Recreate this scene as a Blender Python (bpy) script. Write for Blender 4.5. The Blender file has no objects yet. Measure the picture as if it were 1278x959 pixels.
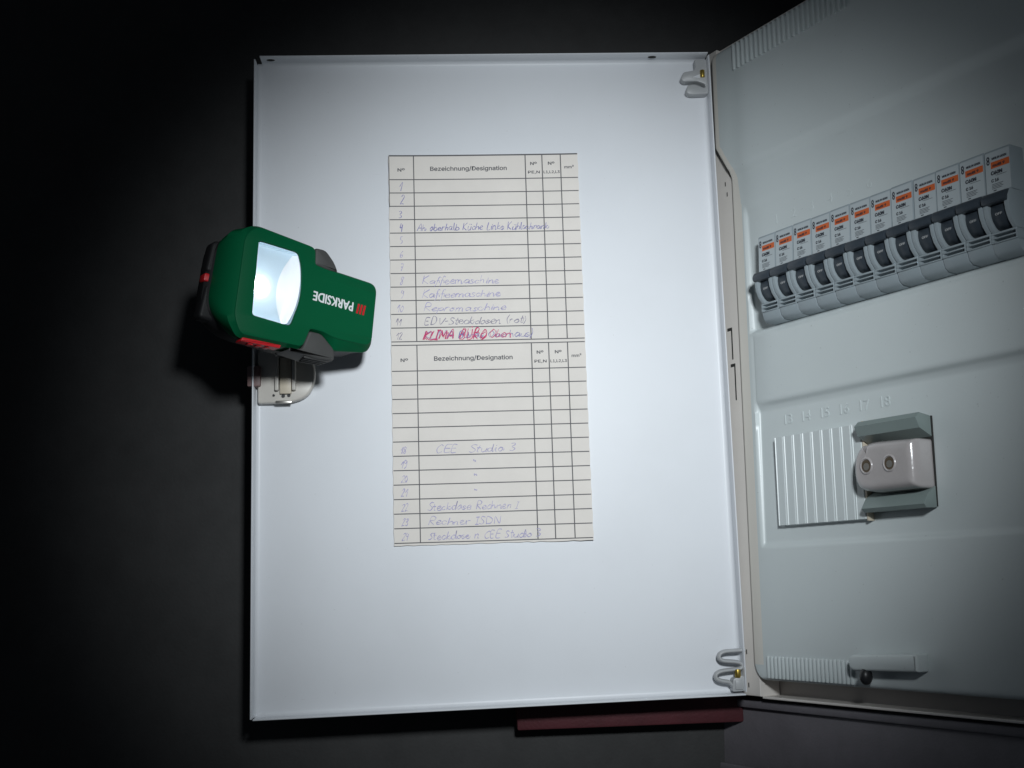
import bpy, bmesh, math, random
from mathutils import Matrix, Vector
from mathutils.geometry import tessellate_polygon
random.seed(7)
scene = bpy.context.scene
C = scene.collection
MM = 0.001

# ------------------------------------------------------------------ camera, world, light
cam = bpy.data.cameras.new('camera')
cam.sensor_width = 36.0
cam.lens = 40.36
cam.clip_start = 0.01
cam.clip_end = 50
cam_o = bpy.data.objects.new('camera', cam)
C.objects.link(cam_o)
cam_o.matrix_world = Matrix(((0.99994962, 0.01003754, 0.0, 0.0),
                             (0.00182367, -0.18167601, -0.98335675, 0.0),
                             (-0.00987049, 0.98330721, -0.18168516, 0.0),
                             (0, 0, 0, 1)))
scene.camera = cam_o

world = bpy.data.worlds.new('World')
scene.world = world
world.use_nodes = True
world.node_tree.nodes['Background'].inputs[0].default_value = (0.55, 0.66, 0.8, 1)
world.node_tree.nodes['Background'].inputs[1].default_value = 0.035

sp = bpy.data.lights.new('beam', 'SPOT')
sp.energy = 27.5
sp.color = (0.90, 0.96, 1.0)
sp.spot_size = math.radians(49.2)
sp.spot_blend = 1.0
sp.shadow_soft_size = 0.042
sp_o = bpy.data.objects.new('beam', sp)
C.objects.link(sp_o)
sp_o.location = (0.11, 0.0, 0.262)
_t = Vector((0.033, 0.88, 0.146)) - sp_o.location
sp_o.rotation_euler = _t.to_track_quat('-Z', 'Y').to_euler()

vs = scene.view_settings
vs.view_transform = 'Standard'
vs.look = 'None'
vs.exposure = 0.0
vs.gamma = 1.0

# ------------------------------------------------------------------ frames (millimetres, hinge corner as origin)
H = Vector((0.16966, 0.87936, -0.07502))
def frame(x, y, z, o):
    return Matrix(((x[0], y[0], z[0], o[0]), (x[1], y[1], z[1], o[1]), (x[2], y[2], z[2], o[2]), (0, 0, 0, 1)))
CAB = frame((0.52891, -0.84868, 0), (0.84868, 0.52891, 0), (0, 0, 1), H)              # x along the cabinet, y into the wall, z up
DOOR = frame((0.99851, 0.04983, 0.02215), (-0.05040, 0.99839, 0.02618), (-0.02081, -0.02725, 0.99941), H)
TORCH = frame((0.78030, 0.61528, -0.11207), (0.09323, 0.06301, 0.99499), (0.61926, -0.78684, -0.00820), (-0.15442, 0.77156, 0.20601))

# ------------------------------------------------------------------ materials
def mat(name, col, rough=0.5, metal=0.0, noise=0.0, nscale=60.0, bump=0.0, bscale=400.0, spec=0.5, coat=0.0, rvar=0.0):
    m = bpy.data.materials.new(name)
    m.use_nodes = True
    nt = m.node_tree
    b = nt.nodes['Principled BSDF']
    b.inputs['Base Color'].default_value = (*col, 1)
    b.inputs['Roughness'].default_value = rough
    b.inputs['Metallic'].default_value = metal
    b.inputs['Specular IOR Level'].default_value = spec
    b.inputs['Coat Weight'].default_value = coat
    b.inputs['Coat Roughness'].default_value = 0.15
    tc = nt.nodes.new('ShaderNodeTexCoord')
    if noise > 0:
        n = nt.nodes.new('ShaderNodeTexNoise')
        n.inputs['Scale'].default_value = nscale
        n.inputs['Detail'].default_value = 6
        n.inputs['Roughness'].default_value = 0.65
        nt.links.new(tc.outputs['Object'], n.inputs['Vector'])
        mx = nt.nodes.new('ShaderNodeMix')
        mx.data_type = 'RGBA'
        mx.inputs[6].default_value = tuple(c * (1 - noise) for c in col) + (1,)
        mx.inputs[7].default_value = tuple(min(1, c * (1 + noise)) for c in col) + (1,)
        nt.links.new(n.outputs['Fac'], mx.inputs[0])
        nt.links.new(mx.outputs[2], b.inputs['Base Color'])
    if rvar > 0:
        n3 = nt.nodes.new('ShaderNodeTexNoise')
        n3.inputs['Scale'].default_value = nscale * 0.4
        n3.inputs['Detail'].default_value = 8
        nt.links.new(tc.outputs['Object'], n3.inputs['Vector'])
        mr = nt.nodes.new('ShaderNodeMapRange')
        mr.inputs[3].default_value = max(0.03, rough - rvar)
        mr.inputs[4].default_value = min(1, rough + rvar)
        nt.links.new(n3.outputs['Fac'], mr.inputs[0])
        nt.links.new(mr.outputs[0], b.inputs['Roughness'])
    if bump > 0:
        n2 = nt.nodes.new('ShaderNodeTexNoise')
        n2.inputs['Scale'].default_value = bscale
        n2.inputs['Detail'].default_value = 3
        nt.links.new(tc.outputs['Object'], n2.inputs['Vector'])
        bp = nt.nodes.new('ShaderNodeBump')
        bp.inputs['Strength'].default_value = bump
        bp.inputs['Distance'].default_value = 0.0004
        nt.links.new(n2.outputs['Fac'], bp.inputs['Height'])
        nt.links.new(bp.outputs['Normal'], b.inputs['Normal'])
    return m

def emit(name, col, strength):
    m = bpy.data.materials.new(name)
    m.use_nodes = True
    b = m.node_tree.nodes['Principled BSDF']
    b.inputs['Base Color'].default_value = (*col, 1)
    b.inputs['Emission Color'].default_value = (*col, 1)
    b.inputs['Emission Strength'].default_value = strength
    return m

M = dict(
    paint=mat('white_enamel', (0.73, 0.75, 0.78), 0.40, noise=0.02, nscale=9, bump=0.06, bscale=900, rvar=0.05, spec=0.35),
    cream=mat('cream_plastic', (0.74, 0.70, 0.655), 0.42, noise=0.04, nscale=40, bump=0.05, bscale=600, rvar=0.08),
    cover=mat('grey_green_plastic', (0.60, 0.65, 0.65), 0.36, noise=0.03, nscale=25, bump=0.08, bscale=700, rvar=0.07),
    coveredge=mat('warm_lit_plastic', (0.72, 0.69, 0.63), 0.40, noise=0.03, nscale=30, bump=0.06, bscale=700),  # warmer light along the cover's left border, put into its colour
    box=mat('enclosure_plastic', (0.45, 0.42, 0.40), 0.5, noise=0.05, nscale=30),
    wall=mat('charcoal_wall', (0.041, 0.041, 0.041), 0.85, noise=0.35, nscale=35, bump=0.9, bscale=420),
    red_wall=mat('dark_red_panel', (0.075, 0.014, 0.019), 0.6, noise=0.45, nscale=45, bump=0.6, bscale=500),
    mauve=mat('mauve_trunking', (0.20, 0.187, 0.205), 0.5, noise=0.2, nscale=60, bump=0.35, bscale=600, rvar=0.12),
    card=mat('aged_card', (0.79, 0.742, 0.69), 0.85, noise=0.07, nscale=45, bump=0.12, bscale=1500, spec=0.25),
    rule=mat('grey_print', (0.12, 0.118, 0.125), 0.8),
    breaker_print=mat('breaker_print', (0.03, 0.033, 0.045), 0.7),
    print=mat('printed_black', (0.11, 0.11, 0.12), 0.8),
    pencil=mat('blue_ink', (0.25, 0.235, 0.47), 0.8, noise=0.25, nscale=300),
    faint=mat('faded_blue_ink', (0.43, 0.40, 0.60), 0.8, noise=0.2, nscale=300),
    grey_ink=mat('grey_pencil', (0.31, 0.285, 0.37), 0.8, noise=0.25, nscale=300),
    pink=mat('pink_felt_pen', (0.60, 0.05, 0.16), 0.8, noise=0.3, nscale=260),
    green=mat('green_plastic', (0.0012, 0.094, 0.036), 0.5, noise=0.05, nscale=60, bump=0.10, bscale=1600, rvar=0.08, spec=0.1),
    grip=mat('dark_grey_rubber', (0.062, 0.062, 0.060), 0.6, noise=0.2, nscale=90, bump=0.3, bscale=1300),
    black=mat('black_rubber', (0.014, 0.014, 0.015), 0.55, noise=0.2, nscale=80, bump=0.2, bscale=1200, rvar=0.1, spec=0.3),
    red=mat('red_plastic', (0.55, 0.012, 0.018), 0.4, bump=0.1, bscale=1000),
    white_print=mat('white_print', (0.80, 0.82, 0.83), 0.5),
    reflector=mat('bright_reflector', (0.66, 0.80, 0.90), 0.35),
    dish=mat('white_dish', (0.92, 0.94, 0.96), 0.3),
    led=emit('lit_diode', (1.0, 0.99, 0.96), 10.0),
    breaker=mat('grey_breaker_plastic', (0.31, 0.36, 0.385), 0.42, noise=0.08, nscale=60, bump=0.1, bscale=900, rvar=0.06),
    breaker_face=mat('breaker_face', (0.46, 0.51, 0.53), 0.4, noise=0.03, nscale=50),
    toggle=mat('dark_toggle', (0.040, 0.052, 0.066), 0.4, noise=0.1, nscale=60, bump=0.08, rvar=0.08),
    orange=mat('orange_print', (0.62, 0.125, 0.03), 0.5, noise=0.08, nscale=300),
    slot=mat('dark_gap', (0.03, 0.03, 0.028), 0.8),
    brass=mat('brass', (0.50, 0.36, 0.08), 0.35, metal=0.9, noise=0.2, nscale=300),
    steel=mat('steel', (0.45, 0.43, 0.40), 0.35, metal=0.9, noise=0.15, nscale=300),
    clip=mat('grey_clip_plastic', (0.44, 0.45, 0.455), 0.42, noise=0.04, nscale=80),
    lockp=mat('ivory_lock_plastic', (0.60, 0.57, 0.52), 0.32, noise=0.06, nscale=90, rvar=0.1),
    lock_plate=mat('beige_lock_plate', (0.60, 0.53, 0.42), 0.35, noise=0.15, nscale=200),
    socket=mat('pinkish_socket_plastic', (0.43, 0.40, 0.395), 0.22, noise=0.08, nscale=80, bump=0.5, bscale=260, coat=0.8),
    contact=mat('brown_contact', (0.10, 0.075, 0.05), 0.3),
    bolt=mat('shaded_bolt', (0.20, 0.13, 0.125), 0.45, noise=0.1),  # the work light's shadow on the latch is put into this dark colour
    flap=mat('grey_green_flap', (0.22, 0.27, 0.26), 0.4, noise=0.05, nscale=60),
    knob=mat('black_knob', (0.02, 0.021, 0.023), 0.4, bump=0.1),
)

def wear(m, base, scuff, amount):
    """faint smudges in the gloss, thin scuffs and long waviness of pressed sheet metal"""
    nt = m.node_tree
    b = nt.nodes['Principled BSDF']
    tc = nt.nodes.new('ShaderNodeTexCoord')
    def noise(scale, detail, stretch=None, rough=0.6):
        n = nt.nodes.new('ShaderNodeTexNoise')
        n.inputs['Scale'].default_value = scale
        n.inputs['Detail'].default_value = detail
        n.inputs['Roughness'].default_value = rough
        if stretch:
            mp = nt.nodes.new('ShaderNodeMapping')
            mp.inputs['Scale'].default_value = stretch
            mp.inputs['Rotation'].default_value = (0, 0.5, 0)
            nt.links.new(tc.outputs['Object'], mp.inputs[0]); nt.links.new(mp.outputs[0], n.inputs['Vector'])
        else:
            nt.links.new(tc.outputs['Object'], n.inputs['Vector'])
        return n
    def ramp(src, lo, hi, a=0.0, c=1.0):
        r = nt.nodes.new('ShaderNodeMapRange'); r.clamp = True
        r.inputs[1].default_value = lo; r.inputs[2].default_value = hi
        r.inputs[3].default_value = a; r.inputs[4].default_value = c
        nt.links.new(src, r.inputs[0])
        return r.outputs[0]
    def math_(op, a, c):
        k = nt.nodes.new('ShaderNodeMath'); k.operation = op
        for i, v in enumerate((a, c)):
            if isinstance(v, (int, float)): k.inputs[i].default_value = v
            else: nt.links.new(v, k.inputs[i])
        return k.outputs[0]
    thin = ramp(noise(70, 5, (0.25, 1, 2.6), 0.7).outputs['Fac'], 0.66, 0.72)
    patch = ramp(noise(7, 3).outputs['Fac'], 0.52, 0.68)
    scf = math_('MULTIPLY', thin, patch)
    grime = ramp(noise(11, 7).outputs['Fac'], 0.45, 0.75)
    specks = ramp(noise(420, 2).outputs['Fac'], 0.735, 0.76)
    f = math_('ADD', math_('MULTIPLY', scf, amount), math_('ADD', math_('MULTIPLY', grime, amount * 0.16), math_('MULTIPLY', specks, amount * 0.9)))
    mx = nt.nodes.new('ShaderNodeMix'); mx.data_type = 'RGBA'
    mx.inputs[6].default_value = (*base, 1); mx.inputs[7].default_value = (*scuff, 1)
    nt.links.new(f, mx.inputs[0]); nt.links.new(mx.outputs[2], b.inputs['Base Color'])
    bp = nt.nodes.new('ShaderNodeBump'); bp.inputs['Strength'].default_value = 0.35; bp.inputs['Distance'].default_value = 0.004
    nt.links.new(noise(5.5, 1).outputs['Fac'], bp.inputs['Height'])
    old = b.inputs['Normal'].links
    if old:
        nt.links.new(old[0].from_socket, bp.inputs['Normal'])
    nt.links.new(bp.outputs['Normal'], b.inputs['Normal'])
wear(M['paint'], (0.735, 0.755, 0.785), (0.33, 0.32, 0.31), 0.45)
wear(M['cover'], (0.60, 0.65, 0.65), (0.25, 0.26, 0.25), 0.45)

# ------------------------------------------------------------------ object helpers
def link(o, parent=None, mtx=None):
    C.objects.link(o)
    if parent is not None:
        o.parent = parent
    if mtx is not None:
        o.matrix_local = mtx
    return o

def thing(name, label, cat, mtx, group=None):
    o = bpy.data.objects.new(name, None)
    o.empty_display_size = 0.01
    link(o)
    o.matrix_world = mtx
    o['label'] = label
    o['category'] = cat
    if group:
        o['group'] = group
    return o

def finish(bm, name, material, parent=None, smooth=False, mtx=None, angle=40):
    bm.normal_update()
    me = bpy.data.meshes.new(name)
    bmesh.ops.scale(bm, vec=(MM, MM, MM), verts=bm.verts)
    bm.to_mesh(me)
    bm.free()
    mats = material if isinstance(material, (list, tuple)) else [material]
    for mm in mats:
        me.materials.append(mm)
    if smooth:
        for p in me.polygons:
            p.use_smooth = len(p.vertices) <= 4
        me.set_sharp_from_angle(angle=math.radians(angle))
    o = bpy.data.objects.new(name, me)
    return link(o, parent, mtx)

def add_box(bm, x0, x1, y0, y1, z0, z1, bev=0.0, seg=2):
    vs_ = [bm.verts.new((x, y, z)) for x in (x0, x1) for y in (y0, y1) for z in (z0, z1)]
    q = [(0, 1, 3, 2), (4, 6, 7, 5), (0, 4, 5, 1), (2, 3, 7, 6), (0, 2, 6, 4), (1, 5, 7, 3)]
    fs = [bm.faces.new([vs_[i] for i in f]) for f in q]
    if bev > 0:
        es = {e for f in fs for e in f.edges}
        bmesh.ops.bevel(bm, geom=list(es), offset=bev, segments=seg, affect='EDGES', profile=0.5)

def box(name, material, parent, x0, x1, y0, y1, z0, z1, bev=0.0, seg=2, mtx=None):
    bm = bmesh.new()
    add_box(bm, x0, x1, y0, y1, z0, z1, bev, seg)
    return finish(bm, name, material, parent, smooth=bev > 0, mtx=mtx)

def add_prism(bm, poly, a0, a1, axis='y', bev=0.0, seg=2, both=True):
    """poly in the two other axes (x,z for axis y; x,y for axis z; y,z for axis x)"""
    def P(p, a):
        return {'y': (p[0], a, p[1]), 'z': (p[0], p[1], a), 'x': (a, p[0], p[1])}[axis]
    lo = [bm.verts.new(P(p, a0)) for p in poly]
    hi = [bm.verts.new(P(p, a1)) for p in poly]
    n = len(poly)
    f0 = bm.faces.new(lo[::-1])
    f1 = bm.faces.new(hi)
    sides = [bm.faces.new((lo[i], lo[(i + 1) % n], hi[(i + 1) % n], hi[i])) for i in range(n)]
    bmesh.ops.recalc_face_normals(bm, faces=[f0, f1] + sides)
    if bev > 0:
        es = set(f0.edges) if (both or a0 < a1) and not both else set()
        es = set(f1.edges) | (set(f0.edges) if both else set())
        bmesh.ops.bevel(bm, geom=list(es), offset=bev, segments=seg, affect='EDGES', profile=0.5)

def rounded(poly, rad, k=5):
    """round the corners of a polygon given in order; rad a number or list"""
    out = []
    n = len(poly)
    for i in range(n):
        p = Vector(poly[i][:2]); a = Vector(poly[i - 1][:2]); b = Vector(poly[(i + 1) % n][:2])
        r = rad[i] if isinstance(rad, (list, tuple)) else rad
        da = (a - p); db = (b - p)
        la, lb = da.length, db.length
        da /= la; db /= lb
        t = min(r, la * 0.48, lb * 0.48)
        p0 = p + da * t; p1 = p + db * t
        for j in range(k + 1):
            s = j / k
            q = p0 * (1 - s) ** 2 + p * 2 * s * (1 - s) + p1 * s ** 2
            out.append((q.x, q.y))
    return out

def prism(name, material, parent, poly, a0, a1, axis='y', bev=0.0, seg=2, both=True, mtx=None):
    bm = bmesh.new()
    add_prism(bm, poly, a0, a1, axis, bev, seg, both)
    return finish(bm, name, material, parent, smooth=True, mtx=mtx, angle=35)

def add_tube(bm, pts, r, seg=8, flat=1.0):
    pts = [Vector(p) for p in pts]
    rings = []
    up = Vector((0, 1, 0))
    for i, p in enumerate(pts):
        t = (pts[min(i + 1, len(pts) - 1)] - pts[max(i - 1, 0)]).normalized()
        s = t.cross(up)
        if s.length < 1e-4:
            s = t.cross(Vector((1, 0, 0)))
        s.normalize()
        w = s.cross(t).normalized()
        rings.append([bm.verts.new(p + s * (r * math.cos(2 * math.pi * j / seg)) + w * (r * flat * math.sin(2 * math.pi * j / seg))) for j in range(seg)])
    for a, b in zip(rings, rings[1:]):
        for j in range(seg):
            bm.faces.new((a[j], a[(j + 1) % seg], b[(j + 1) % seg], b[j]))
    bm.faces.new(rings[0][::-1]); bm.faces.new(rings[-1])
    bmesh.ops.recalc_face_normals(bm, faces=bm.faces)

def add_cyl(bm, c, r, d, axis='y', seg=20, bev=0.0):
    poly = [(r * math.cos(2 * math.pi * i / seg), r * math.sin(2 * math.pi * i / seg)) for i in range(seg)]
    if axis == 'y':
        poly = [(c[0] + a, c[2] + b) for a, b in poly]
        add_prism(bm, poly, c[1], c[1] + d, 'y', bev)
    elif axis == 'z':
        poly = [(c[0] + a, c[1] + b) for a, b in poly]
        add_prism(bm, poly, c[2], c[2] + d, 'z', bev)
    else:
        poly = [(c[1] + a, c[2] + b) for a, b in poly]
        add_prism(bm, poly, c[0], c[0] + d, 'x', bev)

def spline(pts, k=5):
    """Catmull-Rom through 2-D or 3-D points"""
    P = [Vector(p) for p in pts]
    if len(P) < 3:
        return P
    out = []
    for i in range(len(P) - 1):
        a = P[max(i - 1, 0)]; b = P[i]; c = P[i + 1]; d = P[min(i + 2, len(P) - 1)]
        for j in range(k):
            t = j / k
            out.append(0.5 * ((2 * b) + (c - a) * t + (2 * a - 5 * b + 4 * c - d) * t * t + (3 * b - a - 3 * c + d) * t ** 3))
    out.append(P[-1])
    return out

try:
    FONT = bpy.data.fonts.load(bpy.utils.system_resource('DATAFILES', path='fonts') + '/Inter.woff2')
except Exception:
    FONT = None                                  # Blender's built-in face
# text as mesh, in x/z of the frame (facing -y) or x/y facing +z
def text_bm(bm, s, x, z, height, width=None, y=0.0, anchor='left', ext=0.0, bold=0.0, plane='xz', rot180=False, shear=0.0, sans=True):
    """bold: half the extra stroke width in mm, made of close-set copies"""
    cu = bpy.data.curves.new('t', 'FONT')
    cu.body = s
    cu.size = 10.0
    if FONT and sans:
        cu.font = FONT
    cu.extrude = 0.0
    cu.shear = shear
    cu.resolution_u = 3
    cu.fill_mode = 'FRONT'
    to = bpy.data.objects.new('t', cu)
    C.objects.link(to)
    dg = bpy.context.evaluated_depsgraph_get()
    me = bpy.data.meshes.new_from_object(to.evaluated_get(dg))
    bpy.data.objects.remove(to)
    bpy.data.curves.remove(cu)
    if not me.vertices:
        return
    xs = [v.co.x for v in me.vertices]
    x0, x1 = min(xs), max(xs)
    sy = height / 7.27
    sx = (width / (x1 - x0)) if width else sy
    off = {'left': 0.0, 'center': -(x1 - x0) * sx / 2, 'right': -(x1 - x0) * sx}[anchor]
    shifts = [(0, 0)]
    if bold > 0:
        shifts += [(bold * math.cos(a), 0.75 * bold * math.sin(a)) for a in (0, math.pi / 2, math.pi, math.pi * 1.5, math.pi / 4, math.pi * 1.25)]
    for q, (dx, dz) in enumerate(shifts):
        lift = 0.006 * q
        V = []
        for v in me.vertices:
            px = (v.co.x - x0) * sx + off + dx
            py = v.co.y * sy + dz
            if rot180:
                px, py = -px, -py
            if plane == 'xz':
                V.append(bm.verts.new((x + px, y - lift, z + py)))
            else:
                V.append(bm.verts.new((x + px, z + py, y + lift)))
        new = []
        for p in me.polygons:
            try:
                new.append(bm.faces.new([V[i] for i in p.vertices]))
            except ValueError:
                pass
        if ext > 0:
            r = bmesh.ops.extrude_face_region(bm, geom=new)
            vv = [g for g in r['geom'] if isinstance(g, bmesh.types.BMVert)]
            bmesh.ops.translate(bm, verts=vv, vec=(0, -ext, 0) if plane == 'xz' else (0, 0, ext))
    bpy.data.meshes.remove(me)

# ------------------------------------------------------------------ the setting
def structure(name, bm, material, mtx):
    o = finish(bm, name, material, None, mtx=mtx)
    o['kind'] = 'structure'
    return o
bm = bmesh.new()
add_box(bm, -112, 2500, 110, 160, -2500, 2500)
structure('wall', bm, M['wall'], CAB)
bm = bmesh.new()
add_box(bm, -3500, 105, 40, 90, -2500, 2500)
structure('wall', bm, M['wall'], DOOR)

o = box('wall_board', M['red_wall'], None, -168, 4, 20, 39.9, -21, 6, bev=1.6, mtx=DOOR)
o['label'] = 'dark red board on the wall in the shade just below the open cabinet door'
o['category'] = 'board'
tr = thing('cable_trunking', 'dull mauve grey trunking running along under the bottom of the electrical cabinet', 'trunking', CAB)
box('trunking_body', M['mauve'], tr, -55, 700, 14, 109.5, -58, -3.2, bev=2.0)
box('trunking_lip', M['mauve'], tr, -55, 700, 9.5, 13.8, -9.0, -3.2, bev=1.2)
box('trunking_base', M['mauve'], tr, -55, 700, 11.0, 13.8, -57, -52, bev=0.8)

# ------------------------------------------------------------------ the electrical cabinet
cab = thing('electrical_cabinet', 'white and grey fuse cabinet with its wide white door swung open to the left', 'electrical cabinet', CAB)
# enclosure box behind the cover
bm = bmesh.new()
add_box(bm, -14.5, 345, 22, 109, -1.5, 519, 2.0)
finish(bm, 'enclosure', M['box'], cab, smooth=True)
# front frame: four flat strips round the cover
FR = M['cream']
fr_bm = bmesh.new()
add_prism(fr_bm, [(-13.0, 1.0), (15.5, 1.0), (15.5, 24), (20, 30), (20, 396), (8, 404), (-0.5, 422), (-0.5, 516), (-13.0, 516)], 2.0, 21.5, 'y', 0.5, 2)
add_prism(fr_bm, [(15.6, -0.6), (344, -0.6), (344, 1.2), (15.6, 1.2)], 3.6, 21.5, 'y', 0.5, 2)
add_prism(fr_bm, [(322, 3.1), (344, 3.1), (344, 516), (322, 516)], 4.0, 21.5, 'y')
add_prism(fr_bm, [(-0.4, 505), (321.9, 505), (321.9, 516), (-0.4, 516)], 6.0, 21.5, 'y')
frame_o = finish(fr_bm, 'front_frame', FR, cab)
# narrow L-shaped hinge slots in the frame
def lslot(u0, u1, zt, zb):
    b = bmesh.new()
    add_box(b, u0, u1, 1.75, 2.2, zt - 2.4, zt)
    add_box(b, u1 - 1.1, u1, 1.7, 2.2, zb, zt - 2.42)
    finish(b, 'hinge_slot', M['slot'], frame_o)
lslot(-2.0, 3.2, 280.5, 255.0)
lslot(0.0, 5.0, 251.5, 222.5)
for (u, z) in ((2.6, 399), (4.2, 390), (2.4, 33), (3.2, 9)):
    box('pin_hole', M['slot'], frame_o, u, u + 0.9, 1.8, 2.2, z - 2.2, z + 1.2)

# --- cover: one relief sheet with stepped height
def smooth(a, b, t):
    if a == b:
        return float(t >= b)
    s = max(0.0, min(1.0, (t - a) / (b - a)))
    return s * s * (3 - 2 * s)
ZB, ZT = 13.0, 511.0
def uL(z):
    base = 11.6 - 14.4 * max(0.0, min(1.0, (z - 405.5) / 23.5))
    if z < ZB + 13:
        t = (ZB + 13 - z) / 13.0
        base += 13 * (1 - math.sqrt(max(0.0, 1 - t * t)))
    if z > ZT - 9:
        t = (z - ZT + 9) / 9.0
        base += 9 * (1 - math.sqrt(max(0.0, 1 - t * t)))
    return base
UR = 331.0
def height(s, u, z):
    # upper bulge
    top = 3.5 * smooth(398, 408, z)
    n = 0.3 + top
    # recess of row 1
    def window(z0, z1, u0, u1, d0, d1, e=2.2):
        w = smooth(z0 - e, z0 + e, z) * (1 - smooth(z1 - e * 2.5, z1 + e * 2.5, z)) * smooth(u0 - 1.2, u0 + 1.2, u) * (1 - smooth(u1 - 1.2, u1 + 1.2, u))
        t = max(0, min(1, (z - z0) / (z1 - z0)))
        return w * (d0 + (d1 - d0) * t)
    n -= window(272, 369, 26.0, 306, 4.6, 1.8)
    n -= window(110, 213.5, 27.5, 306, 2.6, 4.0, 2.0)
    n += 1.3 * smooth(213, 216, z) * (1 - smooth(266, 270, z)) * smooth(27, 30, u) * (1 - smooth(304, 307, u))
    if 212 < z < 270 and u < 46:
        n -= 1.3 * min(1.0, (46 - u) / 16.0) * smooth(213, 216, z) * (1 - smooth(266, 270, z)) * smooth(26, 30, u)
    # rounded shoulder at the left, bottom, top and right
    def sh(d, w=7.0):
        return 1.0 if d >= w else math.sqrt(max(0.0, 1 - (1 - d / w) ** 2))
    k = min(sh(s, 3.0), sh(UR - u, 6.5), sh(z - ZB, 3.0), sh(ZT - z, 5.0))
    return -3.2 + (n + 3.2) * k
slines = [0, 0.15, 0.5, 1.0, 1.7, 2.6, 3.6, 5, 6.5, 7, 7.5, 8, 8.5, 9, 9.5, 10, 10.5, 11, 11.5, 12, 12.5, 13, 13.5, 14, 15, 16, 18, 20, 22, 22.8, 23.6, 24.4, 25.2, 26, 27, 28, 30, 32, 34.4, 38, 42]
# border shift fades out to the right of the border
slines = [float(s) for s in slines]
ulines_tail = [50 + 8 * i for i in range(32)] + [302, 303.5, 305, 306.5, 308, 312, 318, 323, 325.5, 327.5, 329, 330, 330.7, 331]
def spread(z0, z1, n):
    return [z0 + (z1 - z0) * i / n for i in range(n)]
zl = [13, 13.1, 13.4, 14, 14.8, 16, 18, 20, 22, 24, 26] + spread(28, 104, 12) + spread(104, 116, 10) + spread(116, 208, 12) + spread(208, 220, 14) + spread(220, 262, 8) + spread(262, 280, 22) + spread(280, 358, 10) + spread(358, 384, 16) + spread(384, 396, 4) + spread(396, 432, 26) + spread(432, 500, 9) + [500, 502, 504, 506, 508, 509, 510, 510.6, 510.9, 511]
bm = bmesh.new()
gridv = []
for z in zl:
    row = []
    for s in slines:
        u = s + uL(z) * max(0.0, 1 - s / 44.0)
        row.append((u, s, z))
    for u in ulines_tail:
        row.append((u, u, z))
    gridv.append([bm.verts.new((u, -height(s, u, z), z)) for (u, s, z) in row])
edge_cols = 0
for a, b in zip(gridv, gridv[1:]):
    for j in range(len(a) - 1):
        f = bm.faces.new((a[j], a[j + 1], b[j + 1], b[j]))
        zc = (a[j].co.z + b[j].co.z) / 2
        uc = (a[j].co.x + a[j + 1].co.x) / 2
        sc_ = slines[j] + 0.01 if j < len(slines) else 999
        f.material_index = 1 if sc_ < 7.0 + 7.3 * (1 - smooth(368, 428, zc)) and zc > 24 else 0
bmesh.ops.recalc_face_normals(bm, faces=bm.faces)
cover = finish(bm, 'cover', [M['cover'], M['coveredge']], cab, smooth=True, angle=60)
# vent ribs (upright, along the bottom and the top)
rib_me = None
def rib(u, z0, z1, n):
    global rib_me
    if rib_me is None:
        b = bmesh.new()
        add_box(b, -1.0, 1.0, -1.5, 0.6, 0, 16.2, 0.6, 2)
        r = finish(b, 'vent_rib', M['cover'], cover, smooth=True)
        rib_me = r.data
    else:
        r = link(bpy.data.objects.new('vent_rib', rib_me), cover)
    r.location = (u * MM, -n * MM, z0 * MM)
    r.scale = (1, 1, (z1 - z0) / 16.2)
for i in range(22):
    rib(27.8 + i * 3.72, 14.6, 30.4, 0.3)
for i in range(24):
    rib(25.5 + i * 5.0, 486, 508, 3.8)
# embossed way numbers
for base, zc, n in ((1, 353.9, -2.25), (13, 200.9, -3.45)):
    for k in range(6):
        b = bmesh.new()
        text_bm(b, str(base + k), 0, -3.6, 7.4, anchor='center', ext=0.55, sans=False)
        nm = finish(b, 'embossed_number', M['cover'], cover)
        nm.location = ((56.8 + 17.8 * k) * MM, -n * MM, zc * MM)
# cover catch at the bottom
bm = bmesh.new()
add_prism(bm, rounded([(112.5, 24.5), (168, 26), (168, 37), (112.5, 35)], [6, 1, 1, 6], 6), -11.5, 0.5, 'y', 2.0, 3)
finish(bm, 'catch', M['cover'], cover, smooth=True)
bm = bmesh.new()
bmesh.ops.create_uvsphere(bm, u_segments=16, v_segments=10, radius=1.0)
bmesh.ops.scale(bm, vec=(4.0, 4.5, 5.6), verts=bm.verts)
bmesh.ops.translate(bm, vec=(125.0, -9.0, 21.5), verts=bm.verts)
finish(bm, 'catch_knob', M['knob'], cover, smooth=True)

# ------------------------------------------------------------------ the door
DL = CAB.inverted() @ DOOR
PL = [(-359.3, -1.6), (-1.6, 3.4), (-1.0, 500.0), (-358.4, 499.6)]
bm = bmesh.new()
add_prism(bm, PL, 0.0, 1.2, 'y')
door = finish(bm, 'door', M['paint'], cab, mtx=DL)
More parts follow.
